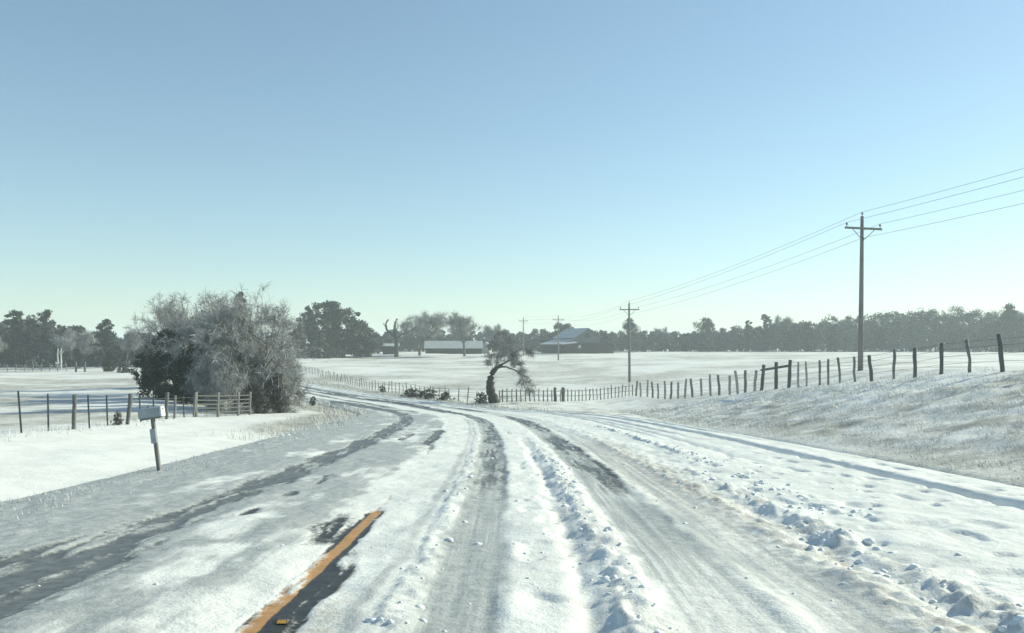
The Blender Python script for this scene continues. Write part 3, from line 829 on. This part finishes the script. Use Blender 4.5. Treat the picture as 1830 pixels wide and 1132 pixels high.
# stubby dead tree and gnarled leaning tree
def limb_tree(name, label, loc, limbs, twigs_on, twig_len, seed, extra=12, wmin=.02):
    o = empty(name, loc); tag(o, label, 'tree')
    mb = MB(); rl = random.Random(seed)
    for pts, r0, r1 in limbs:
        n = len(pts); pts = [Vector(p) for p in pts]
        fp = []
        for a_, b_ in zip(pts[:-1], pts[1:]): fp += [a_.lerp(b_, q / 4) for q in range(4)]
        fp.append(pts[-1]); m_ = len(fp)
        fp = [p + Vector((rl.gauss(0, 1), rl.gauss(0, 1), rl.gauss(0, 1))) * r0 * .07 for p in fp]
        mb.tube(fp, [(r0 + (r1 - r0) * i / (m_ - 1)) * rl.uniform(.86, 1.16) for i in range(m_)], 9)
    me = mb.mesh('trunk', M['bark_dark'], True); link('trunk', me, o)
    rnd = random.Random(seed); rg = np.random.default_rng(seed)
    st_ = []
    for (p, d) in twigs_on: st_.append((Vector(p), Vector(d).normalized(), twig_len, .03))
    th, fi = grow(rnd, st_, 2, (6, 5), .6, .7, 0.0, .2)
    v, f = ribbons(th + fi, rg, wmin, extra, twig_len * .3)
    link('crown', mesh_np('crown', v, f, M['twig']), o)
    return o
dd = 205; k = dd / F
limb_tree('dead_tree', 'stubby dead tree with two lopped upright limbs behind the far field', P(708, dd),
          [([(0, 0, -.2), (.1, 0, 2.5), (0, 0, 4.6)], .5, .4), ([(0, 0, 4.4), (-1.2, 0, 5.8), (-2.3, 0, 6.6), (-2.6, .2, 8.2), (-1.9, .2, 9.2)], .34, .15),
           ([(0, 0, 4.4), (-.5, 0, 6.2), (-.2, .2, 8.6), (.2, .2, 9.4)], .36, .2), ([(0, 0, 4.2), (1.2, 0, 5.4), (3, .3, 6.1), (5, .2, 7.6)], .3, .1),
           ([(-2.4, .1, 7.0), (-3.3, .1, 8.4)], .13, .05), ([(2.2, .2, 5.8), (2.9, .3, 8.0)], .13, .05), ([(3.6, .3, 6.5), (5.6, .3, 6.9)], .1, .04), ([(-.4, 0, 6.0), (.6, 0, 7.4)], .12, .05), ([(-1.2, 0, 5.8), (-2.9, .1, 5.9)], .1, .04)],
          [((3, .3, 6.1), (.6, .2, 1)), ((4.4, .2, 7), (.8, 0, .8)), ((1.2, 0, 5.4), (.3, .5, 1)), ((0, 0, 4.6), (.8, .3, 1)), ((5, .2, 7.5), (.5, .2, .8)), ((2.2, .2, 5.8), (.2, .3, 1))], 3.2, 3, 3, .022)
limb_tree('gnarled_tree', 'gnarled dark tree trunk leaning right beside the bend in the road', P(879, 66.5),
          [([(.22, 0, -.2), (.08, 0, .5), (-.10, .02, 1.1), (-.16, .02, 1.7), (-.02, .02, 2.25), (.30, .04, 2.7), (.75, .1, 3.0)], .43, .15),
           ([(.5, .05, 2.85), (1.1, -.1, 2.85), (1.8, -.2, 2.6), (2.5, -.1, 2.1)], .085, .02),
           ([(.3, .06, 2.7), (.5, .2, 3.3), (.4, .2, 3.8)], .08, .02), ([(.75, .1, 3.0), (1.4, 0, 3.35), (2.0, 0, 3.5)], .08, .02)],
          [((1.1, -.1, 2.85), (.7, 0, -.4)), ((1.8, -.2, 2.6), (.6, .2, -.6)), ((2.3, -.1, 2.2), (.5, -.2, -.8)), ((1.9, 0, 3.4), (.8, 0, .3)), ((.4, .2, 3.7), (.2, 0, 1)), ((1.2, 0, 3.2), (.6, -.3, .2)), ((.75, .1, 3.0), (.5, .3, .6)), ((1.4, -.1, 2.8), (.5, -.3, .3)), ((.1, .03, 2.4), (-.3, .2, .9)), ((.3, .04, 2.7), (.2, -.4, .8))], 1.25, 9, 4, .010)
for i, (px, d, h, w, lab) in enumerate(((735, 77, .85, 1.7, 'dark low brush at the left end of the brushy strip before the bend fence'), (765, 75, .9, 1.8, 'dark low brush in the middle of the brushy strip before the bend fence'),
                                        (797, 72, .75, 1.6, 'dark low brush nearest the gnarled tree on its left'), (862, 66, .9, 1.0, 'grey brush around the foot of the gnarled tree'),
                                        (684, 86, .7, .9, 'small dark brush left of the brushy strip along the bend'))):
    tree('low_shrub', 'shrub_a', lab, 'shrub', px, d, h, w / 1.2, i)
tree('low_shrub', 'shrub_a', 'small dark bush on the field right of the gnarled tree', 'shrub', 917, 165, .9, .85, 1)
tree('low_shrub', 'shrub_a', 'small dark bush on the field left of the gnarled tree', 'shrub', 874, 160, 1.0, .8, 3)
for i, (px, d, h, lab) in enumerate(((212, 32.5, .55, 'dry weed between two posts of the left fence'), (560, 60, .7, 'grass brown brush on the left verge inside the bend'))):
    tree('low_shrub', 'shrub_a', lab, 'shrub', px, d, h, .5, i)

# ------------------------------------------------------------------ fences
POSTS = {}
def post_mesh(kind, h, w):
    key = (kind, round(h, 2), round(w, 3))
    if key not in POSTS:
        mb = MB(); rnd = random.Random(hash(key) & 255)
        if kind == 'tpost':
            mb.box((0, 0, h / 2 - .1), (w, w * .35, h + .2)); mb.box((0, w * .3, h / 2 - .1), (w * .3, w * .6, h + .198))
            me = mb.mesh('post', M['tpost'])
        else:
            pts = [(rnd.gauss(0, .012), rnd.gauss(0, .012), -.25 + (h + .25) * i / 4) for i in range(5)]
            mb.tube(pts, [w / 2 * rnd.uniform(.9, 1.1) for i in range(5)], 8)
            me = mb.mesh('post', M[{'wood': 'wood_post', 'dark': 'dark_post', 'pale': 'pale_post'}[kind]], True)
        POSTS[key] = me
    return POSTS[key]

def fence(name, label, posts, wires, wr=.008, mat='wire', lean=.06, seed=1):
    """posts: (x, y, h, w, kind)"""
    o = empty(name, (posts[0][0], posts[0][1], float(G(posts[0][0], posts[0][1])))); tag(o, label, 'fence')
    off = Vector(o.location); rnd = random.Random(seed)
    tops = []
    for (x, y, h, w, kind) in posts:
        b = Vector((x, y, float(G(x, y))))
        p = link('post', post_mesh(kind, h, w), o, b - off)
        lx, ly = rnd.gauss(0, lean), rnd.gauss(0, lean)
        if kind == 'tpost': lx -= 0.0
        p.rotation_euler = (ly, lx, rnd.uniform(0, 6) if kind != 'tpost' else .2)
        tops.append((b - off, Vector((lx, -ly, 1))))
    for hgt in wires:
        mb = MB(); mb.tube([b + n * hgt + Vector((0, -.05, rnd.uniform(-.015, .015))) for b, n in tops], wr, 4)
        mb.build('wire', M[mat], o)
    return o

# right fence along the bank, then round the outside of the bend
line = lambda off: 19.5 / (off + .125)       # depth on the line X = 16 - .125 (d - 28)
posts = []
for px, kind, h in ((1905, 'dark', 1.25), (1850, 'wood', 1.2), (1790, 'dark', 1.24), (1732, 'wood', 1.16), (1681, 'dark', 1.15), (1634, 'dark', 1.15), (1596, 'wood', 1.18), (1557, 'dark', 1.1), (1526, 'wood', 1.1), (1501, 'wood', 1.15),
                    (1480, 'wood', 1.2), (1463, 'wood', 1.2), (1440, 'pale', 1.22), (1426, 'pale', 1.25)):
    d = line((px - 915) / F); posts.append(((px - 915) / F * d, d, h, .11 + .03 * (kind == 'dark'), kind))
n_br = len(posts)
for px in (1409, 1386, 1360):
    d = line((px - 915) / F); posts.append(((px - 915) / F * d, d, 1.42, .19, 'dark'))
for i, px in enumerate((1347, 1331, 1318, 1303, 1285, 1269, 1253, 1237, 1223, 1211, 1198, 1188, 1176, 1166, 1156, 1145, 1136)):
    d = line((px - 915) / F); posts.append(((px - 915) / F * d, d, 1.28 + .1 * ((i * 7) % 3 - 1), .16, ('pale', 'wood', 'pale')[i % 3]))
bank = fence('bank_fence', 'long wire fence of weathered posts along the right bank with a dark braced corner', posts, (.35, .62, .88, 1.08), .007, seed=3)
off = Vector(bank.location)
mb = MB()
tp = [Vector((p[0], p[1], float(G(p[0], p[1])) + 1.12)) - off for p in posts[n_br:n_br + 3]]
mb.tube([tp[0], tp[1], tp[2]], .065, 7); mb.build('brace_rail', M['dark_post'], bank, True)

posts = []
x0, y0 = posts_end = ((1130 - 915) / F * 73, 73.0)
cors = [(x0, y0), (6.2, 70.5), (3.9, 69.0), (1.5, 68.2), (-1.0, 67.6)]
def walk(cs, step):
    out = []
    acc = 0
    for (a, b) in zip(cs[:-1], cs[1:]):
        L = math.hypot(b[0] - a[0], b[1] - a[1]); t = acc
        while t < L:
            out.append((a[0] + (b[0] - a[0]) * t / L, a[1] + (b[1] - a[1]) * t / L)); t += step
        acc = t - L
    out.append(cs[-1])
    return out
rp = random.Random(8)
for i, (x, y) in enumerate(walk(cors, .38)): posts.append((x, y, rp.uniform(.9, 1.12), .105, 'pale' if i % 3 else 'wood'))
for px in (992, 1006): posts.append(((px - 915) / F * 69, 69 + .2, 1.15, .26, 'dark'))
pk = posts[:-2]; dk = posts[-2:]
cf = fence('stake_fence', 'close set fence of short grey stakes on the outside of the bend below the barn', pk, (.45, .85), .02, 'wood_post', .03, 4)
for (x, y, h, w, kind) in dk:
    p = link('post', post_mesh(kind, h, w), cf, Vector((x, y, float(G(x, y)))) - Vector(cf.location))
posts = []
cors = [(-2.9, 68.3), (-5.2, 71.0), (-9.0, 78.5), (-15.2, 91.5), (-24.0, 112.0), (-35.5, 138.0), (-46, 160)]
for i, (x, y) in enumerate(walk(cors, 1.2)): posts.append((x, y, rp.uniform(.9, 1.2), .09, ('pale', 'pale', 'wood', 'pale', 'wood')[(i * 7) % 5]))
fence('bend_fence', 'wire fence climbing away left along the outer edge of the curving road', posts, (.4, .75, 1.0), .012, seed=5)

# left pasture fence
lp = [(-50, 26.0, 'tpost', 1.35), (42, 27.0, 'tpost', 1.35), (90, 28.3, 'tpost', 1.25), (134, 29.6, 'dark', 1.22), (163, 30.6, 'tpost', 1.2), (195, 31.8, 'tpost', 1.16), (231, 33, 'dark', 1.2), (254, 34.4, 'tpost', 1.05),
      (278, 35.6, 'tpost', 1.1), (299, 36.3, 'dark', 1.15), (314, 36.8, 'wood', 1.0), (331, 37.4, 'tpost', .95), (349, 38, 'wood', 1.1)]
posts = [((px - 915) / F * d, d, h, {'tpost': .055, 'dark': .15, 'wood': .11}[kd], kd) for px, d, kd, h in lp]
fence('pasture_fence', 'wire fence of thin steel and dark wooden posts along the left ditch', posts, (.3, .6, .88), .004, lean=.025, seed=6)
# lean the posts slightly as in the photograph
for o in list(COL.objects):
    if o.parent and o.parent.name == 'pasture_fence' and o.name.startswith('post'): o.rotation_euler[1] -= .07

# railed panel in front of the clump
rpn = empty('rail_panel', P(350, 38.3)); tag(rpn, 'grey slatted rail panel fence in front of the frosted clump', 'fence')
o0 = Vector(rpn.location)
rpp = [P(px, d) - o0 for px, d in ((352, 38.2), (391, 39.5), (427, 41), (448, 42.2))]
for i, b in enumerate(rpp):
    link('post', post_mesh('wood', 1.15, .14), rpn, b)
for h in (.22, .42, .60, .78, .98):
    mb = MB()
    for a, b in zip(rpp[:-1], rpp[1:]):
        d_ = b - a; ang = math.atan2(d_.y, d_.x)
        mb.box((a + b) / 2 + Vector((0, -.09, h)), (d_.length - .02, .03, .05), Matrix.Rotation(ang, 3, 'Z') @ Matrix.Rotation(-math.atan2(d_.z, math.hypot(d_.x, d_.y)), 3, 'Y'))
    mb.build('rail', M['dark_post'], rpn)
tag(link('short_post', post_mesh('dark', .55, .13), None, P(268, 36.5)), 'short dark post standing behind the mailbox', 'post')

# far left pasture fence and its gate posts
posts = [((px - 915) / F * d, d, 1.2, .12, 'wood') for px, d in [(q, 128 + .02 * q) for q in range(-60, 131, 15)]]
fence('far_fence', 'thin far fence crossing the back of the left pasture', posts, (.5, .9), .018, seed=7)
for px, lab in ((137, 'left dark gate post on the far left pasture'), (153, 'right dark gate post on the far left pasture')):
    tag(link('gate_post', post_mesh('dark', 1.5, .3), None, P(px, 124)), lab, 'post')
for px, lab in ((104, 'left of the two pale bare trunks before the left wood'), (110, 'right of the two pale bare trunks before the left wood')):
    mb = MB(); mb.tube([(0, 0, -.2), (.05, 0, 1.4), (-.04, 0, 2.6), (.02, 0, 3.6)], [.13, .12, .10, .05], 7)
    mb.tube([(-.04, 0, 2.5), (.35, .1, 3.2)], [.05, .02], 5)
    o = mb.build('dead_sapling', plain('pale_bark', (.55, .56, .55), .8, .15, 3) if 'pale_bark' not in bpy.data.materials else bpy.data.materials['pale_bark'], None, True, loc=P(px, 134)); tag(o, lab, 'tree trunk')

# ------------------------------------------------------------------ mailbox on its post
mx, my = -6.06, 14.5
mbx = empty('mailbox', (mx, my, float(road_z(np.array([mx]), np.array([my]))[0])), 0.0)
tag(mbx, 'pale mailbox on a leaning post with a paper tube at the left road edge', 'mailbox')
mb = MB(); mb.box((0, 0, .40), (.06, .06, 1.1)); mb.build('post', M['wood_post'], mbx, bevel=.006)
def arch(L, w, h, n=8):
    pts = [(0, -w / 2, 0), (0, w / 2, 0)]
    for i in range(n + 1):
        a = math.pi * i / n; pts.append((0, w / 2 * math.cos(a), h - w / 2 * .3 + w / 2 * .3 * math.sin(a)))
    return pts
mb = MB(); mb.poly_prism([(-.21, y, z + .92) for x, y, z in arch(0, .15, .17)], (.38, 0, 0)); mb.build('box', M['mail_metal'], mbx)
mb = MB(); mb.poly_prism([(.171, y * 1.06, z * 1.04 + .916) for x, y, z in arch(0, .15, .17)], (.022, 0, 0)); dr = mb.build('door', M['mail_white'], mbx)
mb = MB(); mb.box((.203, 0, 1.05), (.02, .05, .02)); mb.build('latch', M['mail_metal'], dr)
mb = MB(); mb.box((-.02, 0, .903), (.34, .13, .03)); mb.build('shelf', M['wood_post'], mbx)
mb = MB(); mb.box((0.0, -.052, .60), (.10, .04, .25)); mb.build('paper_tube', M['mail_metal'], mbx, bevel=.008)
mb = MB(); mb.box((.06, -.082, 1.01), (.13, .008, .02)); mb.box((.12, -.082, 1.04), (.04, .008, .06)); mb.build('flag', M['mail_metal'], mbx)
mbx.rotation_euler = (0, R(-8), 0)

# raised pavement marker beside the yellow line
rx, ry = (510 - 915) / F * 5.12, 5.12
rpm = empty('pavement_marker', (rx, ry, float(road_z(np.array([rx]), np.array([ry]))[0]) + .002)); tag(rpm, 'small amber raised pavement marker beside the yellow centre line', 'road marker')
mb = MB(); mb.add([(-.05, -.05, 0), (.05, -.05, 0), (.05, .05, 0), (-.05, .05, 0), (-.042, -.02, .022), (.042, -.02, .022), (.042, .02, .022), (-.042, .02, .022)],
                  [(0, 3, 2, 1), (4, 5, 6, 7), (0, 1, 5, 4), (2, 3, 7, 6), (0, 4, 7, 3), (1, 2, 6, 5)]); mb.build('body', M['reflector_body'], rpm)
mb = MB(); mb.add([(-.04, -.049, .004), (.04, -.049, .004), (.036, -.023, .024), (-.036, -.023, .024), (-.04, -.044, .0), (.04, -.044, .0), (.036, -.018, .02), (-.036, -.018, .02)],
                  [(0, 1, 2, 3), (7, 6, 5, 4), (0, 4, 5, 1), (1, 5, 6, 2), (2, 6, 7, 3), (3, 7, 4, 0)]); mb.build('reflector', M['reflector'], rpm); rpm.scale = (.7, .7, .7)

# ------------------------------------------------------------------ power line
POLE_H = 9.6
def pole_parts():
    mb = MB(); mb.tube([(0, 0, -.4), (0, 0, 3), (0, 0, 6.5), (0, 0, POLE_H)], [.17, .155, .13, .105], 10); shaft = mb.mesh('shaft', M['pole'], True)
    mb = MB(); mb.box((0, -.16, POLE_H - .78), (2.44, .10, .13)); arm = mb.mesh('crossarm', M['pole'], bevel=.01)
    br = []
    for s_ in (-1, 1):
        mb = MB(); mb.tube([(s_ * .1, -.13, POLE_H - 1.45), (s_ * .75, -.19, POLE_H - .83)], .022, 5); br.append(mb.mesh('brace', M['pole']))
    def ins(x, y, z):
        mb = MB(); mb.tube([(x, y, z), (x, y, z + .1), (x, y, z + .12), (x, y, z + .2), (x, y, z + .22), (x, y, z + .27)], [.022, .022, .06, .065, .04, .03], 8); return mb.mesh('insulator', M['ceramic'], True)
    return shaft, arm, br, [ins(-1.1, -.16, POLE_H - .715), ins(1.1, -.16, POLE_H - .715), ins(0, 0, POLE_H), ins(0, -.17, POLE_H - 1.6)]
PP = pole_parts()
WP = [(-1.1, -.16, POLE_H - .45), (1.1, -.16, POLE_H - .45), (0, 0, POLE_H + .27), (0, -.17, POLE_H - 1.36)]
poles = []
spots = [(30.5, -8.0, None, .10), (21.55, 52.0, 'tall wooden power pole nearest the viewer standing behind the right bank fence', .13), (14.25, 102.0, 'second wooden power pole rising from the dip in front of the far wood', .07),
         (10.1, 183.0, 'far power pole standing in front of the barn', .05), (2.9, 214.0, 'farthest small power pole left of the barn', -.02)]
for x, y, lab, rz in spots:
    z = float(G(x, y)); 
    if lab is None: poles.append((Matrix.Translation((x, y, z + .1)) @ Matrix.Rotation(rz, 4, 'Z'))); continue
    o = empty('power_pole', (x, y, z), rz); o.rotation_euler = (0, R(1.6 if y < 60 else 0), rz)
    link('shaft', PP[0], o); link('crossarm', PP[1], o)
    for b in PP[2]: link('brace', b, o)
    for b in PP[3]: link('insulator', b, o)
    tag(o, lab, 'power pole', 'power poles along the right fence')
    poles.append(Matrix.Translation((x, y, z)) @ o.rotation_euler.to_matrix().to_4x4())
WL = ['power wire carried on the left end of the crossarms', 'power wire carried on the right end of the crossarms', 'topmost power wire carried on the pole tops', 'lowest power wire carried on the pole below the crossarms']
for wi, (w, lab) in enumerate(zip(WP, WL)):
    pts = []; rr = []
    for A, B in zip(poles[:-1], poles[1:]):
        a = A @ Vector(w); b = B @ Vector(w); L = (b - a).length; n = 24
        for i in range(n + (B is poles[-1])):
            u = i / n; p = a.lerp(b, u); p.z -= 4 * u * (1 - u) * L * L * .00016; pts.append(p); rr.append(.012)
    mb = MB(); mb.tube(pts, rr, 5)
    tag(mb.build('power_wire', M['line'], None, True), lab, 'power line', 'wires strung between the power poles')

# ------------------------------------------------------------------ farm buildings
b = P(1050, 232); barn = empty('barn', b, R(24)); tag(barn, 'dark barn with a raised centre roof and lean-to sides across the field', 'barn')
# local: ridge along Y, gable end at y = 0 facing -Y
Lb = 12.0; e, rdg = 4.5, 6.9; hw = 4.0
mb = MB(); mb.poly_prism([(-hw, 0, -.6), (hw, 0, -.6), (hw, 0, e), (0, 0, rdg), (-hw, 0, e)], (0, Lb, 0)); wl_ = mb.build('wall', M['barn_gable'], barn)
for s_, mm in ((-1, 'roof_snow'), (1, 'roof_metal')):
    mb = MB(); mb.poly_prism([(0, -.5, rdg + .05), (s_ * (hw + .5), -.5, e - .25), (s_ * (hw + .5), -.5, e - .13), (0, -.5, rdg + .17)], (0, Lb + 1, 0)); mb.build('roof', M[mm], barn)
for s_ in (-1, 1):
    lt = MB(); lt.poly_prism([(s_ * (hw + .01), .15, -.6), (s_ * (hw + 4.4), .15, -.6), (s_ * (hw + 4.4), .15, 2.6), (s_ * (hw + .01), .15, 3.9)], (0, Lb - .3, 0)); o = lt.build('lean_to', M['barn_wall'], barn)
    mb = MB(); mb.poly_prism([(s_ * (hw + .02), -.2, 3.95), (s_ * (hw + 4.9), -.2, 2.5), (s_ * (hw + 4.9), -.2, 2.62), (s_ * (hw + .02), -.2, 4.07)], (0, Lb + .4, 0)); mb.build('roof', M['roof_snow' if s_ < 0 else 'roof_metal'], o)
mb = MB(); mb.box((0, -.06, 1.2), (2 * hw + .1, .1, 3.5)); mb.build('skirt', M['barn_wall'], barn)
mb = MB(); mb.box((0, -.14, 1.3), (3.0, .05, 3.0)); mb.build('door', M['opening'], barn)
mb = MB(); mb.box((0, -.03, 5.0), (1.2, .05, 1.1)); mb.build('loft_opening', M['opening'], barn)
mb = MB(); mb.box((-2.6, -.14, 1.9), (.8, .04, .8)); mb.build('window', M['pale_wall'], barn)
for x in (-8.2, -6.0):
    mb = MB(); mb.box((x, -1.9, .9), (.18, .18, 3.4)); mb.build('post', M['barn_wall'], barn)
mb = MB(); mb.poly_prism([(-hw - .3, -.25, 3.3), (-9.0, -.25, 2.75), (-9.0, -2.2, 2.45), (-hw - .3, -2.2, 2.9)], (0, 0, .1)); mb.build('awning', M['roof_snow'], barn)

b = P(822, 232); sh = empty('long_shed', b, R(3)); sh.scale = (1, 1, .85); tag(sh, 'long low shed with a snowy roof across the field left of the barn', 'shed')
mb = MB(); mb.poly_prism([(-9.5, 0, -.6), (-9.5, 0, 2.1), (-9.5, 3.2, 4.1), (-9.5, 6.4, 2.1), (-9.5, 6.4, -.6)], (15.5, 0, 0)); mb.build('wall', M['barn_wall'], sh)
for s_ in (0, 1):
    mb = MB(); y0_, y1_ = (-.7, 3.2) if s_ == 0 else (7.1, 3.2)
    mb.poly_prism([(-9.9, y0_, 1.75), (-9.9, y1_, 4.14), (-9.9, y1_, 4.26), (-9.9, y0_, 1.87)], (16.3, 0, 0)); mb.build('roof', M['roof_snow'], sh)
for x in (-7.5, -4.0, -.5, 3.0):
    mb = MB(); mb.box((x, -.04, .95), (2.2, .06, 1.9)); mb.build('opening', M['opening'], sh)
b = P(867, 236); ps = empty('pale_shed', b, R(-12)); tag(ps, 'small pale shed at the right end of the long low shed', 'shed')
mb = MB(); mb.poly_prism([(-1.2, 0, -.6), (1.2, 0, -.6), (1.2, 0, 2.4), (0, 0, 3.0), (-1.2, 0, 2.4)], (0, 3, 0)); mb.build('wall', M['pale_wall'], ps)
for s_ in (-1, 1):
    mb = MB(); mb.poly_prism([(0, -.2, 3.04), (s_ * 1.45, -.2, 2.3), (s_ * 1.45, -.2, 2.4), (0, -.2, 3.14)], (0, 3.4, 0)); mb.build('roof', M['roof_snow'], ps)
b = P(698, 222); ss_ = empty('small_shed', b, R(4)); tag(ss_, 'small dark shed with a bright flat roof below the stubby dead tree', 'shed')
mb = MB(); mb.box((0, 1.2, .8), (4.0, 2.4, 2.6)); mb.build('wall', M['barn_wall'], ss_)
mb = MB(); mb.poly_prism([(-2.3, -.4, 2.12), (-2.3, 2.8, 2.75), (-2.3, 2.8, 2.87), (-2.3, -.4, 2.24)], (4.6, 0, 0)); mb.build('roof', M['roof_snow'], ss_)

# ------------------------------------------------------------------ cold winter haze
hm = bpy.data.materials.new('haze'); hm.use_nodes = True
nt = hm.node_tree; nt.nodes.remove(nt.nodes['Principled BSDF'])
vp = nt.nodes.new('ShaderNodeVolumePrincipled')
vp.inputs['Color'].default_value = (.86, .96, 1, 1); vp.inputs['Density'].default_value = .00085; vp.inputs['Anisotropy'].default_value = .1
nt.links.new(vp.outputs[0], [n for n in nt.nodes if n.type == 'OUTPUT_MATERIAL'][0].inputs['Volume'])
mb = MB(); mb.box((0, 1720, 11), (5100, 3700, 34)); hz = mb.build('haze', hm); tag(hz, 'pale cold haze over the pasture', 'haze', kind='stuff')
